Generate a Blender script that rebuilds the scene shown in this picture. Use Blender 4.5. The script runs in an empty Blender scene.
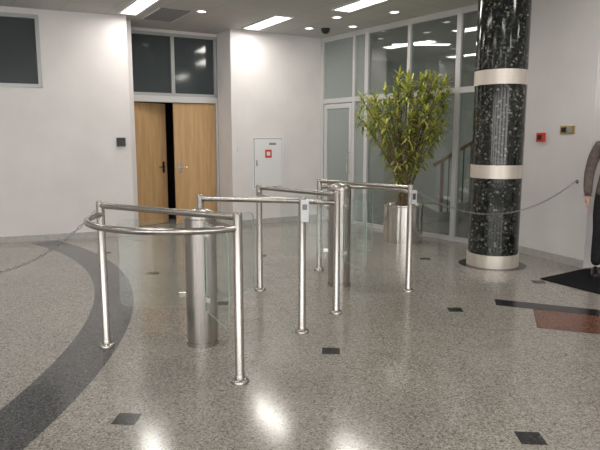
import bpy, bmesh, math, random
from mathutils import Vector, Matrix
random.seed(7)
sc=bpy.context.scene
try:
    sc.view_settings.view_transform='Standard'
    sc.view_settings.look='None'
except Exception: pass
H=1.45; CEIL=3.28
# ---------------------------------------------------------------- materials
def newmat(name):
    m=bpy.data.materials.new(name); m.use_nodes=True
    nt=m.node_tree; b=nt.nodes['Principled BSDF']
    return m,nt,b
def simple(name,col,rough=.5,metal=0.,spec=.5,emit=None,es=0):
    m,nt,b=newmat(name)
    b.inputs['Base Color'].default_value=(*col,1); b.inputs['Roughness'].default_value=rough
    b.inputs['Metallic'].default_value=metal; b.inputs['Specular IOR Level'].default_value=spec
    if emit:
        b.inputs['Emission Color'].default_value=(*emit,1); b.inputs['Emission Strength'].default_value=es
    return m
def noisy(name,c1,c2,scale=5,rough=.5,metal=0,stretch=(1,1,1),bump=0,lo=.35,hi=.65,detail=4,spec=.5):
    m,nt,b=newmat(name); N=nt.nodes; L=nt.links
    tc=N.new('ShaderNodeTexCoord'); mp=N.new('ShaderNodeMapping'); mp.inputs['Scale'].default_value=stretch
    no=N.new('ShaderNodeTexNoise'); no.inputs['Scale'].default_value=scale; no.inputs['Detail'].default_value=detail
    cr=N.new('ShaderNodeValToRGB'); cr.color_ramp.elements[0].position=lo; cr.color_ramp.elements[1].position=hi
    cr.color_ramp.elements[0].color=(*c1,1); cr.color_ramp.elements[1].color=(*c2,1)
    L.new(tc.outputs['Object'],mp.inputs[0]); L.new(mp.outputs[0],no.inputs['Vector']); L.new(no.outputs[0],cr.inputs[0])
    L.new(cr.outputs[0],b.inputs['Base Color']); b.inputs['Roughness'].default_value=rough; b.inputs['Metallic'].default_value=metal
    b.inputs['Specular IOR Level'].default_value=spec
    if bump:
        bp=N.new('ShaderNodeBump'); bp.inputs['Strength'].default_value=bump; bp.inputs['Distance'].default_value=.01
        L.new(no.outputs[0],bp.inputs['Height']); L.new(bp.outputs[0],b.inputs['Normal'])
    return m
def granite(name,cols,scale,rough,joint=None,rot=0,spec=.5):
    m,nt,b=newmat(name); N=nt.nodes; L=nt.links
    tc=N.new('ShaderNodeTexCoord')
    vo=N.new('ShaderNodeTexVoronoi'); vo.inputs['Scale'].default_value=scale
    sep=N.new('ShaderNodeSeparateColor')
    cr=N.new('ShaderNodeValToRGB'); cr.color_ramp.interpolation='CONSTANT'
    el=cr.color_ramp.elements
    while len(el)<len(cols): el.new(.5)
    for e,(p,c) in zip(el,cols): e.position=p; e.color=(*c,1)
    L.new(tc.outputs['Object'],vo.inputs['Vector']); L.new(vo.outputs['Color'],sep.inputs[0]); L.new(sep.outputs[0],cr.inputs[0])
    no=N.new('ShaderNodeTexNoise'); no.inputs['Scale'].default_value=1.3; no.inputs['Detail'].default_value=3
    L.new(tc.outputs['Object'],no.inputs['Vector'])
    mx=N.new('ShaderNodeMix'); mx.data_type='RGBA'; mx.blend_type='MULTIPLY'; mx.inputs[0].default_value=1
    c2=N.new('ShaderNodeValToRGB'); c2.color_ramp.elements[0].position=.3; c2.color_ramp.elements[1].position=.7
    c2.color_ramp.elements[0].color=(.86,.86,.87,1); c2.color_ramp.elements[1].color=(1,1,1,1)
    L.new(no.outputs[0],c2.inputs[0]); L.new(cr.outputs[0],mx.inputs[6]); L.new(c2.outputs[0],mx.inputs[7])
    out=mx.outputs[2]
    if joint:
        mp=N.new('ShaderNodeMapping'); mp.inputs['Rotation'].default_value=(0,0,rot)
        br=N.new('ShaderNodeTexBrick'); br.offset=0; br.inputs['Scale'].default_value=1
        br.inputs['Brick Width'].default_value=joint; br.inputs['Row Height'].default_value=joint
        br.inputs['Mortar Size'].default_value=.0025; br.inputs['Mortar Smooth'].default_value=.1
        br.inputs['Color1'].default_value=(1,1,1,1); br.inputs['Color2'].default_value=(.95,.95,.96,1); br.inputs['Mortar'].default_value=(.78,.77,.76,1)
        L.new(tc.outputs['Object'],mp.inputs[0]); L.new(mp.outputs[0],br.inputs['Vector'])
        m2=N.new('ShaderNodeMix'); m2.data_type='RGBA'; m2.blend_type='MULTIPLY'; m2.inputs[0].default_value=1
        L.new(out,m2.inputs[6]); L.new(br.outputs['Color'],m2.inputs[7]); out=m2.outputs[2]
    L.new(out,b.inputs['Base Color']); b.inputs['Roughness'].default_value=rough; b.inputs['Specular IOR Level'].default_value=spec
    return m
def glassmat(name,tint,fac_min=.04,glosscol=(1,1,1),rough=.02,haze=0,hazecol=(.6,.65,.65)):
    m=bpy.data.materials.new(name); m.use_nodes=True; nt=m.node_tree; N=nt.nodes; L=nt.links
    for n in list(N): N.remove(n)
    o=N.new('ShaderNodeOutputMaterial'); tr=N.new('ShaderNodeBsdfTransparent'); tr.inputs[0].default_value=(*tint,1)
    gl=N.new('ShaderNodeBsdfGlossy'); gl.inputs['Roughness'].default_value=rough; gl.inputs['Color'].default_value=(*glosscol,1)
    lw=N.new('ShaderNodeLayerWeight'); lw.inputs[0].default_value=.5
    pw=N.new('ShaderNodeMath'); pw.operation='POWER'; pw.inputs[1].default_value=5
    ad=N.new('ShaderNodeMath'); ad.operation='MULTIPLY_ADD'; ad.inputs[1].default_value=.8; ad.inputs[2].default_value=.04+fac_min
    mx=N.new('ShaderNodeMixShader'); L.new(lw.outputs['Facing'],pw.inputs[0]); L.new(pw.outputs[0],ad.inputs[0]); L.new(ad.outputs[0],mx.inputs[0])
    L.new(tr.outputs[0],mx.inputs[1]); L.new(gl.outputs[0],mx.inputs[2])
    if haze:
        df=N.new('ShaderNodeBsdfDiffuse'); df.inputs[0].default_value=(*hazecol,1)
        m2=N.new('ShaderNodeMixShader'); m2.inputs[0].default_value=haze
        L.new(mx.outputs[0],m2.inputs[1]); L.new(df.outputs[0],m2.inputs[2]); L.new(m2.outputs[0],o.inputs[0])
    else: L.new(mx.outputs[0],o.inputs[0])
    return m
def gridmat(name,c1,c2,line,size,rot,rough=.8):
    m,nt,b=newmat(name); N=nt.nodes; L=nt.links
    tc=N.new('ShaderNodeTexCoord'); mp=N.new('ShaderNodeMapping'); mp.inputs['Rotation'].default_value=(0,0,rot)
    br=N.new('ShaderNodeTexBrick'); br.offset=0; br.inputs['Scale'].default_value=1
    br.inputs['Brick Width'].default_value=size; br.inputs['Row Height'].default_value=size; br.inputs['Mortar Size'].default_value=.006
    br.inputs['Color1'].default_value=(*c1,1); br.inputs['Color2'].default_value=(*c2,1); br.inputs['Mortar'].default_value=(*line,1)
    L.new(tc.outputs['Object'],mp.inputs[0]); L.new(mp.outputs[0],br.inputs['Vector']); L.new(br.outputs['Color'],b.inputs['Base Color'])
    b.inputs['Roughness'].default_value=rough
    return m
M={}
M['wall']=noisy('wall_paint',(.73,.705,.70),(.78,.755,.75),2,.75,spec=.25)
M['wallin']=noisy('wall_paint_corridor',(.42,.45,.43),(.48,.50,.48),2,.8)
M['dark']=simple('painted_shade',(.03,.03,.035),.9)  # near-black colour stands in for shade behind the doors
M['base']=noisy('baseboard_stone',(.42,.41,.40),(.5,.49,.47),20,.4)
M['floor']=granite('floor_granite',[(0,(.17,.155,.135)),(.12,(.285,.262,.228)),(.34,(.355,.332,.295)),(.68,(.42,.395,.352)),(.90,(.54,.515,.47))],125,.14,.61,math.radians(0),.6)
M['gband']=granite('dark_grey_granite',[(0,(.065,.066,.068)),(.3,(.105,.105,.107)),(.6,(.135,.135,.136)),(.85,(.18,.18,.18))],130,.15,.6,0)
M['black']=granite('black_granite',[(0,(.012,.012,.014)),(.5,(.02,.02,.024)),(.85,(.045,.045,.05))],90,.18)
M['brown']=granite('red_brown_granite',[(0,(.09,.035,.022)),(.25,(.21,.085,.05)),(.7,(.27,.12,.075)),(.9,(.16,.08,.06))],110,.18,.5,.6)
M['colg']=granite('column_granite',[(0,(.006,.008,.007)),(.42,(.013,.016,.014)),(.70,(.034,.040,.035)),(.86,(.085,.09,.077)),(.96,(.21,.21,.175))],46,.1)
M['ceil']=gridmat('ceiling_tiles',(.52,.515,.50),(.49,.485,.475),(.37,.37,.365),.6,math.radians(-33))
M['steel']=noisy('brushed_steel',(.42,.40,.375),(.51,.49,.46),60,.25,1,(1,1,.03))
M['steelp']=noisy('polished_steel',(.56,.54,.50),(.64,.62,.58),30,.14,1,(1,1,.1))
M['collar']=noisy('column_steel_band',(.70,.64,.57),(.78,.72,.65),14,.45,.6,(1,1,.2))
M['alu']=simple('aluminium_frame',(.42,.43,.43),.4,.35)
M['aluw']=simple('light_frame',(.60,.60,.595),.45,.1)
M['glass']=glassmat('wing_glass',(.955,.975,.965),-.01,rough=.01,haze=.02,hazecol=(.7,.8,.77))
M['gedge']=simple('glass_edge',(.36,.46,.43),.15)
M['pglass']=glassmat('partition_glass',(.74,.78,.765),.03,haze=.05,hazecol=(.5,.55,.53))
M['frost']=glassmat('frosted_glass',(.68,.73,.72),.02,rough=.3,haze=.42,hazecol=(.52,.57,.55))
M['dglass']=simple('glass_painted_dark',(.05,.063,.065),.08,0,.6)  # opaque; darkness of the room behind is put into this colour
M['wood']=noisy('door_oak_veneer',(.50,.31,.145),(.59,.38,.19),3.0,.4,0,(7,7,.6))
M['rail']=simple('handrail_wood',(.30,.15,.07),.4)
M['lamp']=simple('lamp_diffuser',(.9,.9,.9),.5,emit=(1,.98,.95),es=5)
M['white']=simple('white_enamel',(.74,.74,.75),.4)
M['cab']=simple('cabinet_enamel',(.80,.80,.81),.35)
M['gap']=simple('cabinet_seam',(.25,.25,.26),.6)
M['plastic']=simple('white_plastic',(.74,.75,.78),.35)
M['blackp']=simple('black_plastic',(.015,.015,.017),.35)
M['red']=simple('red_sign',(.62,.05,.03),.4)
M['brass']=simple('brass_plate',(.55,.42,.2),.35,.8)
M['mat']=noisy('door_mat_pile',(.010,.010,.012),(.02,.02,.022),120,.95,bump=.6,spec=.1)
M['vent']=simple('vent_grey',(.25,.25,.26),.6)
M['chrome']=simple('chain_metal',(.38,.38,.38),.35,1)
M['soil']=noisy('soil',(.03,.018,.01),(.08,.05,.03),40,.95,bump=.6)
M['bark']=noisy('plant_bark',(.13,.09,.05),(.22,.17,.10),30,.8,bump=.4)
M['leaf1']=noisy('leaf_yellow_green',(.40,.43,.055),(.68,.65,.17),8,.45)
M['leaf2']=noisy('leaf_green',(.12,.20,.03),(.28,.36,.06),8,.45)
M['skin']=noisy('skin',(.55,.34,.25),(.60,.38,.28),10,.5)
M['hair']=noisy('hair',(.05,.03,.02),(.10,.06,.035),40,.6,0,(1,1,.2))
M['jacket']=noisy('jacket_cloth',(.11,.085,.075),(.17,.135,.12),25,.85,bump=.4)
M['trouser']=noisy('trouser_cloth',(.008,.008,.010),(.018,.018,.021),25,.85)
M['shoe']=simple('shoe_leather',(.01,.01,.01),.3)
M['eyew']=simple('eye_white',(.8,.8,.8),.3); M['eyed']=simple('iris',(.05,.03,.02),.2)
M['lip']=simple('lip',(.42,.17,.14),.5)
# ---------------------------------------------------------------- mesh tools
class B:
    def __init__(s): s.bm=bmesh.new(); s.mats=[]
    def mi(s,m):
        if m not in s.mats: s.mats.append(m)
        return s.mats.index(m)
    def poly(s,co,m,smooth=False):
        vs=[s.bm.verts.new(c) for c in co]; f=s.bm.faces.new(vs); f.material_index=s.mi(m); f.smooth=smooth; return f
    def hexa(s,c,m):
        vs=[s.bm.verts.new(p) for p in c]; k=s.mi(m)
        for q in ((0,1,2,3),(7,6,5,4),(0,4,5,1),(1,5,6,2),(2,6,7,3),(3,7,4,0)):
            f=s.bm.faces.new([vs[i] for i in q]); f.material_index=k
    def fbox(s,fr,s0,s1,o0,o1,z0,z1,m):
        s.hexa([fr(s0,o0,z0),fr(s1,o0,z0),fr(s1,o1,z0),fr(s0,o1,z0),fr(s0,o0,z1),fr(s1,o0,z1),fr(s1,o1,z1),fr(s0,o1,z1)],m)
    def prism(s,pts,z0,z1,m):
        lo=[s.bm.verts.new((p[0],p[1],z0)) for p in pts]; hi=[s.bm.verts.new((p[0],p[1],z1)) for p in pts]; k=s.mi(m); n=len(pts)
        for f in (s.bm.faces.new(hi),s.bm.faces.new(lo[::-1])): f.material_index=k
        for i in range(n):
            f=s.bm.faces.new((lo[i],lo[(i+1)%n],hi[(i+1)%n],hi[i])); f.material_index=k
    def lathe(s,cx,cy,prof,m,seg=32,closed=True):
        k=s.mi(m); rings=[]
        for r,z in prof:
            if r<1e-5: rings.append([s.bm.verts.new((cx,cy,z))])
            else: rings.append([s.bm.verts.new((cx+r*math.cos(2*math.pi*i/seg),cy+r*math.sin(2*math.pi*i/seg),z)) for i in range(seg)])
        for a,b in zip(rings,rings[1:]):
            for i in range(seg):
                j=(i+1)%seg
                if len(a)==1 and len(b)==1: continue
                if len(a)==1: q=(a[0],b[j],b[i])
                elif len(b)==1: q=(a[i],a[j],b[0])
                else: q=(a[i],a[j],b[j],b[i])
                f=s.bm.faces.new(q); f.material_index=k; f.smooth=True
    def tube(s,pts,r,m,seg=12,cap=True,closed=False):
        k=s.mi(m); pts=[Vector(p) for p in pts]; n=len(pts)
        rr=r if isinstance(r,(list,tuple)) else [r]*n
        rings=[]; up=Vector((0,0,1))
        prevx=None
        for i,p in enumerate(pts):
            if closed: t=(pts[(i+1)%n]-pts[i-1]).normalized()
            else: t=(pts[min(i+1,n-1)]-pts[max(i-1,0)]).normalized()
            if prevx is None:
                a=up if abs(t.z)<.9 else Vector((1,0,0)); x=a.cross(t).normalized()
            else: x=(prevx-t*prevx.dot(t)).normalized()
            prevx=x; y=t.cross(x)
            rings.append([s.bm.verts.new(p+(x*math.cos(2*math.pi*j/seg)+y*math.sin(2*math.pi*j/seg))*rr[i]) for j in range(seg)])
        R=list(zip(rings,rings[1:]))+([(rings[-1],rings[0])] if closed else [])
        for a,b in R:
            for j in range(seg):
                f=s.bm.faces.new((a[j],a[(j+1)%seg],b[(j+1)%seg],b[j])); f.material_index=k; f.smooth=True
        if cap and not closed:
            for q in (rings[0][::-1],rings[-1]): f=s.bm.faces.new(q); f.material_index=k
    def ball(s,c,rad,m,seg=16,rot=None):
        k=s.mi(m); mt=Matrix.Translation(c)
        if rot: mt=mt@rot
        mt=mt@Matrix.Diagonal((*rad,1))
        r=bmesh.ops.create_uvsphere(s.bm,u_segments=seg,v_segments=max(8,seg*3//4),radius=1,matrix=mt)
        for v in r['verts']:
            for f in v.link_faces: f.material_index=k; f.smooth=True
    def obj(s,name,parent=None,bevel=0,edgesplit=True):
        bmesh.ops.recalc_face_normals(s.bm,faces=s.bm.faces)
        me=bpy.data.meshes.new(name); s.bm.to_mesh(me); s.bm.free()
        for m in s.mats: me.materials.append(M[m])
        o=bpy.data.objects.new(name,me); sc.collection.objects.link(o)
        if parent: o.parent=parent
        if bevel:
            b=o.modifiers.new('bevel','BEVEL'); b.width=bevel; b.segments=2; b.limit_method='ANGLE'
        if edgesplit:
            e=o.modifiers.new('split','EDGE_SPLIT'); e.split_angle=math.radians(40)
        return o
def empty(name,loc=(0,0,0)):
    e=bpy.data.objects.new(name,None); e.location=(0,0,0); sc.collection.objects.link(e); return e
def frame(p0,p1):
    d=Vector((p1[0]-p0[0],p1[1]-p0[1])); L=d.length; d/=L; n=Vector((-d.y,d.x))
    def fr(s,o,z): return (p0[0]+d.x*s+n.x*o,p0[1]+d.y*s+n.y*o,z)
    return fr,L
# ---------------------------------------------------------------- shell
b=B(); b.prism([(-9.3,-3.5),(8,-3.5),(8,14.5),(-9.3,14.5)],-.1,0,'floor'); floor=b.obj('floor')
b=B(); b.prism([(-9.3,-3.5),(8,-3.5),(8,14.5),(-9.3,14.5)],CEIL,CEIL+.1,'ceil'); b.obj('ceiling')
W0=(-4.31,8.21); W1=(-2.57,8.925)
dl=Vector((W1[0]-W0[0],W1[1]-W0[1])).normalized()
WL=(W0[0]-dl.x*5,W0[1]-dl.y*5)
frL,LL=frame(WL,W1); S0=5.0
b=B()
wz0,wz1,ws0,ws1=2.2,3.2,S0-1.8,S0+.69
b.fbox(frL,0,LL,0,.3,0,wz0,'wall'); b.fbox(frL,0,ws0,0,.3,wz0,CEIL,'wall'); b.fbox(frL,ws1,LL,0,.3,wz0,CEIL,'wall'); b.fbox(frL,ws0,ws1,0,.3,wz1,CEIL,'wall')
b.obj('wall_left')
b=B()
for a,c,d,e in ((ws0,ws1,wz0,wz0+.05),(ws0,ws1,wz1-.05,wz1),(ws0,ws0+.05,wz0,wz1),(ws1-.05,ws1,wz0,wz1),(ws0+1.2,ws0+1.25,wz0,wz1)): b.fbox(frL,a,c,-.012,.06,d,e,'alu')
b.fbox(frL,ws0+.02,ws1-.02,.03,.045,wz0+.02,wz1-.02,'dglass'); b.obj('window_1')
b=B(); b.fbox(frL,0,LL,-.015,0,0,.09,'base'); b.obj('baseboard_left')
Bp=(-1.15,9.9); A=(.40,10.85); P1=(2.85,7.6); R=(3.265,6.55)
C2=(-1.45,10.42); C1=(-2.99,9.60)
fr2,L2=frame(Bp,A)
b=B(); b.prism([Bp,A,(A[0]-.1,A[1]+.17),(C2[0]-.0,C2[1]+.2),C2],0,CEIL,'wall'); b.obj('wall_back')
b=B(); b.fbox(fr2,0,L2,-.015,0,0,.09,'base'); b.obj('baseboard_back')
# door recess
frD,LD=frame(C1,C2)
b=B(); b.fbox(frD,-.2,LD,0,.12,2.93+.3,CEIL,'wall'); b.fbox(frD,-.25,.16,0,.12,0,CEIL,'wall'); b.obj('wall_door_recess')
b=B(); b.prism([(W1[0]-.02,W1[1]+.3),(W1[0]-.25,W1[1]+.25),(C1[0]-.2,C1[1]),(C1[0]+.05,C1[1]+.03)],0,CEIL,'wall'); b.obj('wall_recess_side')
# unseen space behind doors, walls coloured near-black to paint its shade
b=B(); b.fbox(frD,-.3,LD+.3,1.3,1.4,0,CEIL,'dark'); b.fbox(frD,-.3,-.2,.12,1.3,0,CEIL,'dark'); b.fbox(frD,LD+.02,LD+.1,.2,1.3,0,CEIL,'dark'); b.obj('wall_shade_backing')
# door frame + leaves  (s runs from C1 to C2)
de=LD-.01; ds=LD-1.56
b=B()
b.fbox(frD,ds-.05,ds,-.02,.12,0,2.14,'aluw'); b.fbox(frD,de-.03,de,-.02,.12,0,2.14,'aluw'); b.fbox(frD,ds-.05,de,-.02,.12,2.10,2.20,'aluw')
b.obj('trim_1')
b=B()
for a,c,d,e in ((ds-.05,de,2.2,2.25),(ds-.05,de,3.18,3.23),(ds-.05,ds,2.2,3.23),(de-.05,de,2.2,3.23),((ds+de)/2-.03,(ds+de)/2+.03,2.2,3.23)): b.fbox(frD,a,c,-.01,.08,d,e,'alu')
b.fbox(frD,ds,de-.02,.03,.045,2.22,3.2,'dglass'); b.obj('window_2')
def leaf(name,hinge_s,other_s,ang):
    root=empty(name)
    h=frD(hinge_s,.05,0); q=frD(other_s,.05,0)
    d=Vector((q[0]-h[0],q[1]-h[1])); ca,sa=math.cos(ang),math.sin(ang); d=Vector((d.x*ca-d.y*sa,d.x*sa+d.y*ca))
    f,L=frame(h,(h[0]+d.x,h[1]+d.y))
    bb=B(); bb.fbox(f,0,L,-.02,.02,.008,2.09,'wood'); bb.obj('door_panel',root,.003)
    bb=B()
    for sd in (-1,1):
        x=L-.08
        bb.tube([f(x,sd*.02,1.0),f(x,sd*.065,1.0),f(x-.12,sd*.065,1.0)],.010,'steelp',10)
        bb.fbox(f,x-.022,x+.022,sd*.02,sd*.028,.9,1.09,'steelp')
    bb.obj('door_handle',root)
    return root
leaf('door_1',de-.035,de-.035-.745,0)
leaf('door_2',ds+.005,ds+.005+.75,math.radians(22))
# partition
frP,LP=frame(A,P1)
dP=Vector((P1[0]-A[0],P1[1]-A[1])).normalized(); nP=Vector((-dP.y,dP.x))
def offP(x,y): return (Vector((x,y))-Vector(A)).dot(nP)
b=B(); fw=.06
vs=[0.0,.86,1.16,2.1,3.02,LP-.08]
for v in vs: b.fbox(frP,v,v+(.08 if v in(0,1.16,3.02) else fw),-.03,.05,0,CEIL,'aluw')
for z in (0,2.12,3.2): b.fbox(frP,0,LP,-.025,.045,z,z+(.08 if z else .06),'aluw')
b.obj('trim_partition_frame')
b=B(); b.fbox(frP,.07,.87,.005,.013,2.18,3.22,'frost'); b.obj('window_3')
b=B(); b.fbox(frP,.91,1.18,.005,.013,.05,3.22,'frost'); b.obj('window_4')
b=B(); b.fbox(frP,1.23,3.03,.005,.013,.05,3.22,'pglass'); b.obj('window_5')
b=B(); b.fbox(frP,3.1,LP-.08,.005,.013,.05,3.22,'pglass'); b.obj('window_6')
gd=empty('door_3'); b=B()
for a,c,d,e in ((.10,.17,.07,2.1),(.77,.84,.07,2.1),(.17,.77,.07,.19),(.17,.77,2.02,2.1)): b.fbox(frP,a,c,-.02,.03,d,e,'aluw')
b.obj('door_frame',gd,.003); b=B(); b.fbox(frP,.16,.78,.002,.01,.16,2.04,'frost'); b.obj('door_glass',gd)
b=B(); b.tube([frP(.80,-.02,.9),frP(.80,-.08,.9),frP(.80,-.08,1.25),frP(.80,-.02,1.25)],.012,'steelp'); b.obj('door_handle',gd)
# right walls
frR,LR=frame(P1,R)
b=B(); b.fbox(frR,0,LR,0,.2,0,CEIL,'wall'); b.obj('wall_right')
b=B(); b.fbox(frR,.0,.07,-.02,0,0,CEIL,'aluw'); b.obj('trim_2')
b=B(); b.fbox(frR,.07,LR,-.015,0,0,.09,'base'); b.obj('baseboard_right')
R2=(6.6,7.9); frE,LE=frame((R[0]+.19,R[1]+.06),R2)
b=B(); b.fbox(frE,0,LE,0,.15,0,CEIL,'wall'); b.obj('wall_entrance')
b=B(); b.prism([(6.6,-3.3),(6.8,-3.3),(6.8,13.9),(6.6,13.9)],0,CEIL,'wall'); b.obj('wall_far_right')
b=B(); b.prism([(-9.1,-3.3),(-8.93,-3.3),(-8.93,6.6),(-9.1,6.6)],0,CEIL,'wall'); b.obj('wall_far_left')
# unseen wall behind the viewpoint, added for steel contrast: piers and window openings
b=B()
fx,_=frame((-9.1,-3.3),(6.8,-3.3))
b.fbox(fx,0,15.9,-.2,0,2.85,CEIL,'wall'); b.fbox(fx,0,15.9,-.2,0,0,.35,'wall')
for s in (0,2.5,5.0,7.5,10.0,12.5,15.2): b.fbox(fx,s,s+.7,-.2,0,.35,2.85,'wall')
b.obj('wall_front_added')
b=B(); b.prism([(.45,10.95),(.3,11.02),(.9,13.8),(1.1,13.8)],0,CEIL,'wallin'); b.obj('wall_corridor_side')
b=B(); b.prism([(.9,13.7),(6.6,13.7),(6.6,13.85),(.9,13.85)],0,CEIL,'wallin'); b.obj('wall_corridor_back')
# staircase behind the glass
st=empty('staircase'); b=B()
for i in range(12):
    x=2.5+i*.28; b.prism([(x,10.5),(x+.30,10.5),(x+.30,11.8),(x,11.8)],max(0,i*.17-.12) if i else 0,(i+1)*.17,'base')
b.obj('steps',st)
b=B()
def hz(x): return (x-2.5)/.28*.17+.17
b.tube([(2.42,10.55,hz(2.45)+.88),(2.55,10.55,hz(2.55)+.9),(5.6,10.55,hz(5.6)+.9)],.04,'rail')
for i in range(24):
    x=2.57+i*.13; zb=(math.floor((x-2.5)/.28)+1)*.17
    b.tube([(x,10.55,zb),(x,10.55,hz(x)+.88)],.011,'blackp',8)
b.tube([(2.58,10.55,.17),(2.58,10.55,hz(2.58)+.95)],.035,'rail')
b.obj('stair_railing',st)
# ---------------------------------------------------------------- floor inlays
fi=empty('floor_inlay')
cx,cy,Ro,Ri=-8.0,3.33,6.73,6.38
b=B(); n=80; a0,a1=math.radians(-40),math.radians(62)
for i in range(n):
    t0=a0+(a1-a0)*i/n; t1=a0+(a1-a0)*(i+1)/n
    q=[(cx+r*math.cos(t),cy+r*math.sin(t)) for r,t in ((Ri,t0),(Ro,t0),(Ro,t1),(Ri,t1))]
    if max(p[1] for p in q)>7.98+0.0 and q[2][1]-(W0[1]+dl.y/dl.x*(q[2][0]-W0[0]))>-.03: break
    b.poly([(x,y,.0015) for x,y in q],'gband')
b.obj('curved_band',fi)
o=Vector((.216,3.879)); ga=Vector((1.13,1.0)); gb=Vector((-.92,1.2))
b=B()
for i in range(-3,5):
    for j in range(-3,4):
        p=o+ga*i+gb*j
        if p.y<1 or p.y>8.2 or (p-Vector((cx,cy))).length<Ro+.1 or p.x>4: continue
        if p.y>7.9-.0 and p.x<-2: continue
        if p.x>1.6 and p.y<5.4 and p.y>4 : continue
        if (p-Vector((2.287,6.771))).length<.6 or p.x>2.6: continue
        c,s_=math.cos(-.06)*.062,math.sin(-.06)*.062
        b.poly([(p.x+x*c-y*s_,p.y+x*s_+y*c,.0015) for x,y in ((-1,-1),(1,-1),(1,1),(-1,1))],'black')
b.obj('black_tiles',fi)
b=B(); b.poly([(x,y,.0015) for x,y in ((1.80,5.22),(1.75,5.02),(2.5,4.69),(4.8,3.69),(4.88,3.88),(2.6,4.87))],'black'); b.obj('black_strip',fi)
b=B(); b.poly([(x,y,.001) for x,y in ((2.04,4.93),(1.857,4.38),(4.3,3.50),(4.8,3.72))],'brown'); b.obj('brown_band',fi)
dm=B(); dm.prism([(2.55,6.0),(2.95,5.2),(4.8,5.2),(4.8,6.95),(3.2,6.44)],.0005,.012,'mat'); dm.obj('door_mat')
# ---------------------------------------------------------------- column
CX,CY,CR=2.287,6.771,.285
col=empty('granite_column')
b=B(); b.lathe(CX,CY,[(CR,0.002),(CR,CEIL-.002)],'colg',64); b.obj('shaft',col)
b=B()
for z0,z1,rr in ((.002,.15,.012),(1.03,1.18,.008),(2.07,2.23,.008),(3.12,3.275,.008)):
    b.lathe(CX,CY,[(CR-.01,z0),(CR+rr,z0),(CR+rr,z1),(CR-.01,z1)],'collar',64)
b.obj('steel_bands',col)
b=B(); b.lathe(CX,CY,[(CR+.005,.0018),(CR+.1,.0018)],'black',64); b.obj('floor_ring',fi)
# ---------------------------------------------------------------- turnstiles
def post(b,p,top=1.04,r=.028):
    x,y=p
    b.lathe(x,y,[(.054,.0),(.054,.012),(.048,.020),(r+.004,.024),(r+.002,.045),(r,.05),(r,top-.012),(r*.85,top-.003),(r*.5,top+.002),(0,top+.003)],'steel',24)
def arcpts(p,q,sag,n,side,z):
    p=Vector(p);q=Vector(q);mid=(p+q)/2; d=(q-p); h=d.length/2; d.normalize(); nn=Vector((-d.y,d.x))*side
    Rr=(h*h+sag*sag)/(2*sag); c=mid+nn*(sag-Rr); half=math.asin(min(1,h/Rr))
    if sag>h: half=math.pi-half
    out=[]
    for i in range(n+1):
        t=-half+2*half*i/n
        v=c+nn*math.cos(t)*Rr+d*math.sin(t)*Rr
        out.append((v.x,v.y,z))
    return out
def barrier(name,p,q,sag=0,side=1,top=1.04,lower=True):
    r=empty(name); b=B(); post(b,p,top); post(b,q,top); b.obj('posts',r)
    b=B(); b.tube([(p[0],p[1],top-.03),(q[0],q[1],top-.03)],.0205,'steel',16)
    if sag: b.tube(arcpts(p,q,sag,48,side,top-.095),.0205,'steel',16)
    b.obj('rails',r); return r
Lp=(-1.379,3.979); Pp=(-.365,3.353); C=(.015,4.286); D=(.307,4.784); E=(-.393,5.553); F=(1.055,5.516); G=(.216,6.447); K=(-.772,4.465)
barrier('guide_railing',Lp,Pp,.41,-1)
barrier('guide_railing',K,C)
barrier('guide_railing',E,D,.18,-1)
barrier('guide_railing',G,F,.37,1)
def rotor(c,angs,dz):
    r=empty('turnstile'); x,y=c; R_=.112
    b=B(); b.lathe(x,y,[(R_+.004,0),(R_+.004,.03),(R_-.004,.032),(R_-.004,.04),(R_,.042),(R_,.955+dz),(R_-.006,.957+dz),(R_-.006,.965+dz),(R_,.967+dz),(R_,.98+dz),(R_*.93,.998+dz),(R_*.7,1.015+dz),(R_*.35,1.026+dz),(0,1.03+dz)],'steel',48); b.obj('cabinet_drum',r)
    for i,a in enumerate(angs):
        a=math.radians(a); f,_=frame((x,y),(x+math.cos(a),y+math.sin(a)))
        b=B(); s0,s1,z0,z1=R_+.012,.60,.27,.90
        pr=[(s0,z0),(s1-.05,z0),(s1-.015,z0+.015),(s1,z0+.05),(s1,z1-.05),(s1-.015,z1-.015),(s1-.05,z1),(s0,z1)]
        b.poly([f(s,-.004,z) for s,z in pr],'glass'); b.poly([f(s,.004,z) for s,z in pr][::-1],'glass')
        for q in range(len(pr)):
            s_,z_=pr[q]; s2,z2=pr[(q+1)%len(pr)]
            b.poly([f(s_,-.004,z_),f(s2,-.004,z2),f(s2,.004,z2),f(s_,.004,z_)],'gedge')
        b.obj('glass_wing_%d'%(i+1),r,edgesplit=False)
        b=B()
        for z in (.36,.82): b.fbox(f,R_-.01,R_+.05,-.014,.014,z-.02,z+.02,'steelp')
        b.obj('wing_clamps_%d'%(i+1),r,.003)
rotor((-.704,4.042),(176,56,296),-.045)
rotor((.397,5.756),(170,50,290),0.01)
# card readers
b=B(); fr,_=frame((C[0]-.005,C[1]-.03),(C[0]+1,C[1]-.03))
b.fbox(fr,-.005,.055,-.03,.0,.86,1.02,'plastic'); b.fbox(fr,.008,.042,-.034,-.03,.95,.99,'vent'); b.obj('card_reader',None,.006)
b=B(); fr,_=frame((F[0]+.0,F[1]-.03),(F[0]+1,F[1]-.03)); b.fbox(fr,.0,.05,-.02,.0,.86,.99,'alu'); b.fbox(fr,.01,.04,-.024,-.02,.9,.96,'blackp'); b.obj('card_reader',None,.004)
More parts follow.
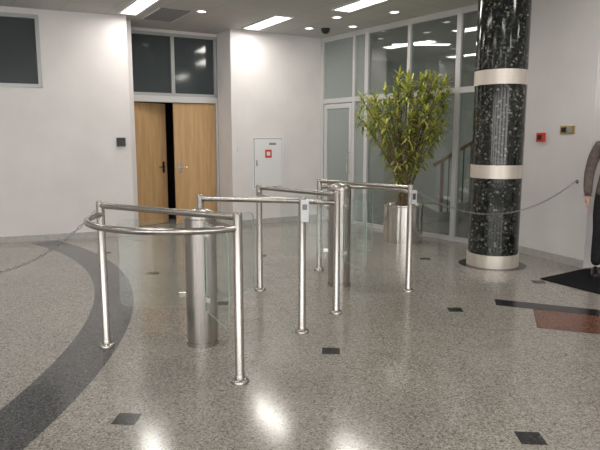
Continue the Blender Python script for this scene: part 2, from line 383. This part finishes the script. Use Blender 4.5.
# chains
def chain(name,p,q,sag):
    b=B(); p=Vector(p);q=Vector(q); N_=400; pts=[]
    for i in range(N_+1):
        s=i/N_; v=p.lerp(q,s); v.z-=4*sag*s*(1-s); pts.append(v)
    step=.033; acc=0; marks=[pts[0]]
    for a,c in zip(pts,pts[1:]):
        acc+=(c-a).length
        if acc>=step: marks.append(c); acc=0
    marks[-1]=pts[-1]
    for i,(a,c) in enumerate(zip(marks,marks[1:])):
        t=(c-a).normalized(); side=t.cross(Vector((0,0,1))).normalized(); up=side.cross(t)
        w=side if i%2 else up; m=(a+c)/2; ring=[]
        for j in range(12):
            an=2*math.pi*j/12; ring.append(m+t*math.cos(an)*.022+w*math.sin(an)*.0085)
        b.tube(ring,.0028,'chrome',6,closed=True)
    return b.obj(name)
chain('barrier_chain',(F[0]+.03,F[1]+.015,.985),frR(.965,-.035,.985),.30)
PO=(-3.3,4.15)
chain('barrier_chain',(Lp[0]-.03,Lp[1],.975),(PO[0]+.055,PO[1],.98),.47)
b=B(); post(b,PO); b.obj('barrier_post')
b=B(); b.tube([frR(.965,0,.985),frR(.965,-.035,.985)],.008,'steelp'); b.tube([frR(.965,0,.985),frR(.965,-.008,.985)],.022,'steelp',16); b.obj('chain_wall_hook')
# ---------------------------------------------------------------- wall items
b=B(); b.fbox(fr2,.38,.99,-.012,0,.62,1.52,'cab'); b.fbox(fr2,.405,.965,-.014,-.012,.645,1.495,'gap'); b.fbox(fr2,.415,.955,-.024,-.014,.655,1.485,'cab')
b.fbox(fr2,.62,.75,-.027,-.024,1.16,1.30,'red'); b.fbox(fr2,.65,.72,-.029,-.027,1.195,1.265,'white'); b.fbox(fr2,.44,.462,-.036,-.024,1.02,1.12,'steelp')
b.fbox(fr2,.70,.84,-.026,-.024,1.38,1.42,'vent')
b.obj('fire_hose_cabinet',None,.002)
b=B(); b.fbox(fr2,.10,.15,-.02,0,1.28,1.36,'plastic'); b.fbox(fr2,.115,.135,-.025,-.02,1.30,1.34,'white'); b.obj('light_switch',None,.003)
b=B(); sl=S0+1.73; b.fbox(frL,sl-.065,sl+.065,-.035,0,1.37,1.50,'blackp'); b.fbox(frL,sl-.03,sl+.03,-.04,-.035,1.40,1.44,'blackp'); b.obj('access_keypad',None,.005)
b=B(); b.fbox(frR,.33,.44,-.045,0,1.44,1.55,'red'); b.fbox(frR,.355,.415,-.05,-.045,1.465,1.525,'blackp'); b.obj('fire_alarm_call_point',None,.005)
b=B(); b.fbox(frR,.67,.88,-.015,0,1.53,1.63,'brass')
for i in range(2): b.fbox(frR,.70+i*.09,.76+i*.09,-.03,-.015,1.55,1.61,'blackp' if i==0 else 'alu')
b.obj('switch_plate',None,.004)
# ---------------------------------------------------------------- ceiling items
def fixture(c,ang,ln=1.15,w=.27,power=40,name='ceiling_light'):
    a=math.radians(ang); d=Vector((math.cos(a),math.sin(a)))
    p0=(c[0]-d.x*ln/2,c[1]-d.y*ln/2); p1=(c[0]+d.x*ln/2,c[1]+d.y*ln/2); f,_=frame(p0,p1)
    r=empty(name); b=B()
    b.fbox(f,-.03,ln+.03,-w/2-.03,-w/2,CEIL-.02,CEIL-.001,'white'); b.fbox(f,-.03,ln+.03,w/2,w/2+.03,CEIL-.02,CEIL-.001,'white')
    b.fbox(f,-.03,0,-w/2,w/2,CEIL-.02,CEIL-.001,'white'); b.fbox(f,ln,ln+.03,-w/2,w/2,CEIL-.02,CEIL-.001,'white')
    b.obj('housing',r)
    b=B(); b.fbox(f,0,ln,-w/2,w/2,CEIL-.012,CEIL-.002,'lamp'); b.obj('diffuser',r)
    if power:
        l=bpy.data.lights.new('lamp','AREA'); l.shape='RECTANGLE'; l.size=ln; l.size_y=w; l.energy=power; l.color=(1,.945,.87)
        o=bpy.data.objects.new('lamp',l); o.location=(c[0],c[1],CEIL-.03); o.rotation_euler=(0,0,a); sc.collection.objects.link(o); o.parent=r
PW=11
fixture((-2.2,8.25),121,1.1,.22,PW*1.4); fixture((-.52,9.4),121,1.1,.26,PW*1.4); fixture((.87,8.05),121,1.1,.26,PW*1.4)
for c in ((-.6,6.2),(-3.8,6.0),(2.9,5.2),(-1.6,3.6),(1.2,3.3),(-4.2,2.6),(3.6,1.8),(-.4,.8),(-3,-.6),(2,-1.2),(5.2,4.0),(-6.6,4.5)):
    fixture(c,121,1.1,.26,PW)
fixture((2.3,11.4),0,1.1,.22,30); fixture((4.6,11.0),0,1.1,.22,22)  # added behind the glass: one as the reflected lamp, both to brighten the corridor
def down(x,y):
    b=B(); b.lathe(x,y,[(.085,CEIL-.001),(.085,CEIL-.012),(.065,CEIL-.012),(.06,CEIL-.004)],'white',24)
    b.lathe(x,y,[(.06,CEIL-.004),(0,CEIL-.004)],'lamp',24); b.obj('recessed_downlight')
for x,y in ((1.35,8.65),(.15,9.85),(.55,9.0),(.85,9.7),(1.6,7.6),(-1.4,8.6),(-.2,7.4)): down(x,y)
b=B(); f,_=frame((-1.75,8.5),(-1.75-.55,8.5+.9))
for i in range(14): b.fbox(f,i*.06,i*.06+.035,-.22,.22,CEIL-.012,CEIL-.001,'vent')
b.fbox(f,-.02,.86,-.24,-.22,CEIL-.014,CEIL-.001,'white'); b.fbox(f,-.02,.86,.22,.24,CEIL-.014,CEIL-.001,'white')
b.obj('air_vent')
b=B(); b.lathe(.42,9.9,[(.075,CEIL-.001),(.075,CEIL-.03),(.065,CEIL-.035),(.06,CEIL-.06),(.03,CEIL-.085),(0,CEIL-.09)],'blackp',24); b.obj('dome_camera')
# ---------------------------------------------------------------- plant
PX,PY=1.50,8.36
pl=empty('potted_dracaena')
b=B(); b.lathe(PX,PY,[(0,0),(.275,0),(.275,.03),(.268,.032),(.268,.04),(.28,.042),(.28,.52),(.29,.53),(.29,.55),(.27,.55),(.265,.5),(0,.5)],'steelp',48); b.obj('steel_pot',pl)
b=B(); b.lathe(PX,PY,[(.266,.49),(.2,.51),(.1,.52),(0,.52)],'soil',32); b.obj('soil',pl)
bs=B(); lf=B()
def room(p):
    o=offP(p.x,p.y)
    if o>-.06: p.x-=nP.x*(o+.06); p.y-=nP.y*(o+.06)
    return p
def addleaf(base,dirv,ln,w,mat):
    d=dirv.normalized(); side=d.cross(Vector((0,0,1)))
    if side.length<.05: side=Vector((1,0,0))
    side.normalize(); up=side.cross(d); pos=base.copy(); cur=d.copy(); n=4
    prof=[.35,.95,1.0,.65,0.03]
    k=lf.mi(mat); prev=None
    for i in range(n+1):
        wv=w*prof[i]*.5
        a=lf.bm.verts.new(room(pos-side*wv+up*wv*.3)); c=lf.bm.verts.new(room(pos.copy())); e=lf.bm.verts.new(room(pos+side*wv+up*wv*.3))
        if prev:
            for q in ((prev[0],prev[1],c,a),(prev[1],prev[2],e,c)):
                f=lf.bm.faces.new(q); f.material_index=k; f.smooth=True
        prev=(a,c,e)
        cur=(cur+Vector((0,0,-.16))).normalized(); pos=pos+cur*(ln/n)
W_=[(.95,-.12,.14,3),(1.10,-.16,.20,4),(1.27,-.26,.34,6),(1.42,-.38,.46,9),(1.58,-.52,.54,11),(1.72,-.60,.56,11),(1.86,-.70,.58,12),(2.0,-.70,.58,12),(2.10,-.54,.58,9),(2.22,-.22,.56,9),(2.34,-.12,.46,7)]
tips=[]
for z,x0,x1,nt in W_:
    for i in range(nt):
        s=(i+random.random())/nt; x=x0+(x1-x0)*s; hw=(x1-x0)*.42
        y=random.uniform(-hw,hw)*.8
        p=Vector((PX+x,PY+y)); o_=offP(p.x,p.y)
        if o_>-.16: y-=(o_+.16)/nP.y
        tips.append((x,y,z+random.uniform(-.08,.06)))
for i,(x,y,z) in enumerate(tips):
    base=Vector((PX+random.uniform(-.07,.07),PY+random.uniform(-.07,.07),.49))
    tip=Vector((PX+x,PY+y,z)); mid=base.lerp(tip,.5); mid.x=PX+x*.28; mid.y=PY+y*.28; mid.z=.5+(z-.5)*.6
    pts=[]
    for k in range(9):
        t=k/8; pts.append(base*(1-t)**2+mid*2*t*(1-t)+tip*t*t)
    if i%7==0: bs.tube(pts,[.018-.012*k/8 for k in range(9)],'bark',7)
    else: bs.tube(pts[4:],[.007-.003*k/4 for k in range(5)],'bark',6)
    ax=(pts[-1]-pts[-3]).normalized(); ax=(ax+Vector((0,0,.35))).normalized()
    for j in range(27):
        u=j/27; an=j*2.4+i; el=math.radians(72-100*u+random.uniform(-12,12))
        sx=ax.orthogonal().normalized(); sy=ax.cross(sx)
        dv=ax*math.sin(el)+(sx*math.cos(an)+sy*math.sin(an))*math.cos(el)
        p=tip-ax*(.17*u)
        addleaf(p,dv,random.uniform(.10,.16),random.uniform(.024,.036),'leaf1' if random.random()<.80-.35*u else 'leaf2')
bs.obj('stems',pl); lf.obj('leaves',pl,edgesplit=False)
# ---------------------------------------------------------------- person
def skinmesh(verts,edges,radii,sub=2):
    me=bpy.data.meshes.new('tmp'); me.from_pydata(verts,edges,[]); o=bpy.data.objects.new('tmp',me); sc.collection.objects.link(o)
    m=o.modifiers.new('s','SKIN'); m.use_smooth_shade=True
    sv=me.skin_vertices[0].data
    for i,r in enumerate(radii): sv[i].radius=r if isinstance(r,tuple) else (r,r); sv[i].use_root=(i==0)
    s=o.modifiers.new('u','SUBSURF'); s.levels=sub; s.render_levels=sub
    dg=bpy.context.evaluated_depsgraph_get(); dg.update()
    nm=bpy.data.meshes.new_from_object(o.evaluated_get(dg)); bpy.data.objects.remove(o); return nm
def person(loc,rot):
    r=empty('person')
    V=[(0,0,.96),(0,0,1.10),(0,-.005,1.26),(0,0,1.38),(0,.01,1.46),(0,0,1.53)]
    E_=[(0,1),(1,2),(2,3),(3,4),(4,5)]; Rr=[(.16,.115),(.148,.11),(.165,.12),(.13,.09),(.06,.06),(.052,.055)]
    def add(p,par,rad): V.append(p); E_.append((par,len(V)-1)); Rr.append(rad); return len(V)-1
    wr={}
    for sg in (-1,1):
        s=add((sg*.165,0,1.385),3,.068); u=add((sg*.215,.01,1.26),s,.062); e=add((sg*.245,.03,1.10),u,.055); f=add((sg*.25,-.01,.97),e,.05); w=add((sg*.245,-.05,.865),f,.042); wr[sg]=V[w]
        h=add((sg*.095,0,.86),0,.098); t=add((sg*.105,-.005,.68),h,.09); k=add((sg*.11,-.01,.50),t,.07); c=add((sg*.115,.01,.33),k,.066); a=add((sg*.12,.02,.09),c,.06)
    me=skinmesh(V,E_,Rr,2)
    for n in ('jacket','trouser','skin'): me.materials.append(M[n])
    for p in me.polygons:
        c=p.center; p.use_smooth=True
        if c.z>1.475: p.material_index=2
        elif c.z<.84 or (c.z<.87 and abs(c.x)<.19): p.material_index=1
        else: p.material_index=0
    T=Matrix.Translation(loc)@Matrix.Rotation(rot,4,'Z')
    def put(me,name):
        o=bpy.data.objects.new(name,me); sc.collection.objects.link(o); o.parent=r; o.matrix_world=T; return o
    put(me,'body')
    for sg in (-1,1):
        wx,wy,wz=wr[sg]
        V=[(wx,wy,wz),(wx,wy-.012,wz-.045),(wx,wy-.02,wz-.085)]; E_=[(0,1),(1,2)]
        hm=skinmesh(V,E_,[.026,.032,.030],2); hm.materials.append(M['skin'])
        for p in hm.polygons: p.use_smooth=True
        put(hm,'palm_%s'%('left' if sg>0 else 'right'))
        for i,(dy,ln) in enumerate(((-.030,.070),(-.011,.080),(.009,.074),(.028,.058))):
            bx,by,bz=wx,wy-.02+dy,wz-.085
            V=[(bx,by,bz),(bx-sg*.002,by,bz-ln*.45),(bx-sg*.012,by,bz-ln*.78),(bx-sg*.026,by+.003,bz-ln)]
            fm=skinmesh(V,[(0,1),(1,2),(2,3)],[.0095,.009,.008,.007],1); fm.materials.append(M['skin'])
            for p in fm.polygons: p.use_smooth=True
            put(fm,'finger_%d_%s'%(i+1,'left' if sg>0 else 'right'))
        V=[(wx,wy-.03,wz-.035),(wx-sg*.006,wy-.060,wz-.065),(wx-sg*.014,wy-.066,wz-.10)]
        fm=skinmesh(V,[(0,1),(1,2)],[.013,.0105,.008],1); fm.materials.append(M['skin'])
        for p in fm.polygons: p.use_smooth=True
        put(fm,'thumb_%s'%('left' if sg>0 else 'right'))
    b=B(); hc=Vector((0,-.015,1.635))
    b.ball(hc,(.074,.092,.112),'skin',28); b.ball(hc+Vector((0,-.03,-.055)),(.052,.055,.058),'skin',20)
    b.tube([hc+Vector((0,-.088,.02)),hc+Vector((0,-.108,-.018)),hc+Vector((0,-.092,-.03))],[.008,.013,.011],'skin',10)
    for sg in (-1,1):
        b.ball(hc+Vector((sg*.075,.005,-.01)),(.010,.020,.032),'skin',12)
        b.ball(hc+Vector((sg*.030,-.080,.008)),(.013,.010,.008),'eyew',12); b.ball(hc+Vector((sg*.030,-.0885,.008)),(.005,.003,.005),'eyed',8)
        b.ball(hc+Vector((sg*.030,-.087,.026)),(.018,.006,.004),'hair',10)
    b.ball(hc+Vector((0,-.084,-.062)),(.022,.008,.006),'lip',12)
    b.obj('head',r,edgesplit=False).matrix_world=T
    b=B(); b.ball(hc+Vector((0,.018,.028)),(.083,.094,.105),'hair',24)
    b.ball(hc+Vector((0,.045,-.03)),(.072,.065,.09),'hair',20); b.obj('hair',r,edgesplit=False).matrix_world=T
    # jacket collar, hem and cuffs
    b=B()
    def oval(cz,rx,ry,cy=0,cx=0,n=28): return [(cx+rx*math.cos(2*math.pi*i/n),cy+ry*math.sin(2*math.pi*i/n),cz) for i in range(n)]
    b.tube(oval(1.485,.064,.064,.008),.014,'jacket',8,closed=True)
    for sg in (-1,1):
        wx,wy,wz=wr[sg]; b.tube(oval(wz+.0,.036,.036,wy,wx,20),.008,'jacket',8,closed=True)
    for i in range(5): b.ball(Vector((0,-.125+(.01 if i==0 else 0),.98+i*.09)),(.009,.006,.009),'blackp',10)
    b.obj('jacket_trim',r,edgesplit=False).matrix_world=T
    for sg in (-1,1):
        b=B(); x=sg*.12
        pr=[(-.17,.030,.022),(-.13,.045,.04),(-.06,.047,.06),(0,.042,.085),(.05,.040,.085),(.08,.030,.06)]
        rings=[]
        mi=b.mi('shoe')
        for y,w,h in pr:
            rings.append([b.bm.verts.new((x+w*math.cos(t),y,max(0,h*.5+h*.55*math.sin(t)))) for t in [2*math.pi*q/14 for q in range(14)]])
        for a,c in zip(rings,rings[1:]):
            for q in range(14): f=b.bm.faces.new((a[q],a[(q+1)%14],c[(q+1)%14],c[q])); f.material_index=mi; f.smooth=True
        b.bm.faces.new(rings[0]).material_index=mi; b.bm.faces.new(rings[-1][::-1]).material_index=mi
        b.obj('shoe_%s'%('left' if sg>0 else 'right'),r,edgesplit=False).matrix_world=T
person((3.31,6.10,.0125),math.radians(-25))
# ---------------------------------------------------------------- world, camera
w=bpy.data.worlds.new('world'); sc.world=w; w.use_nodes=True
bg=w.node_tree.nodes['Background']; bg.inputs[0].default_value=(.98,.96,.94,1); bg.inputs[1].default_value=4.6
cd=bpy.data.cameras.new('camera'); cam=bpy.data.objects.new('camera',cd); sc.collection.objects.link(cam)
cd.sensor_width=36; cd.lens=34.8; cam.location=(0,0,H); cam.rotation_euler=(math.radians(90-8.24),0,0)
cd.clip_start=.05; sc.camera=cam
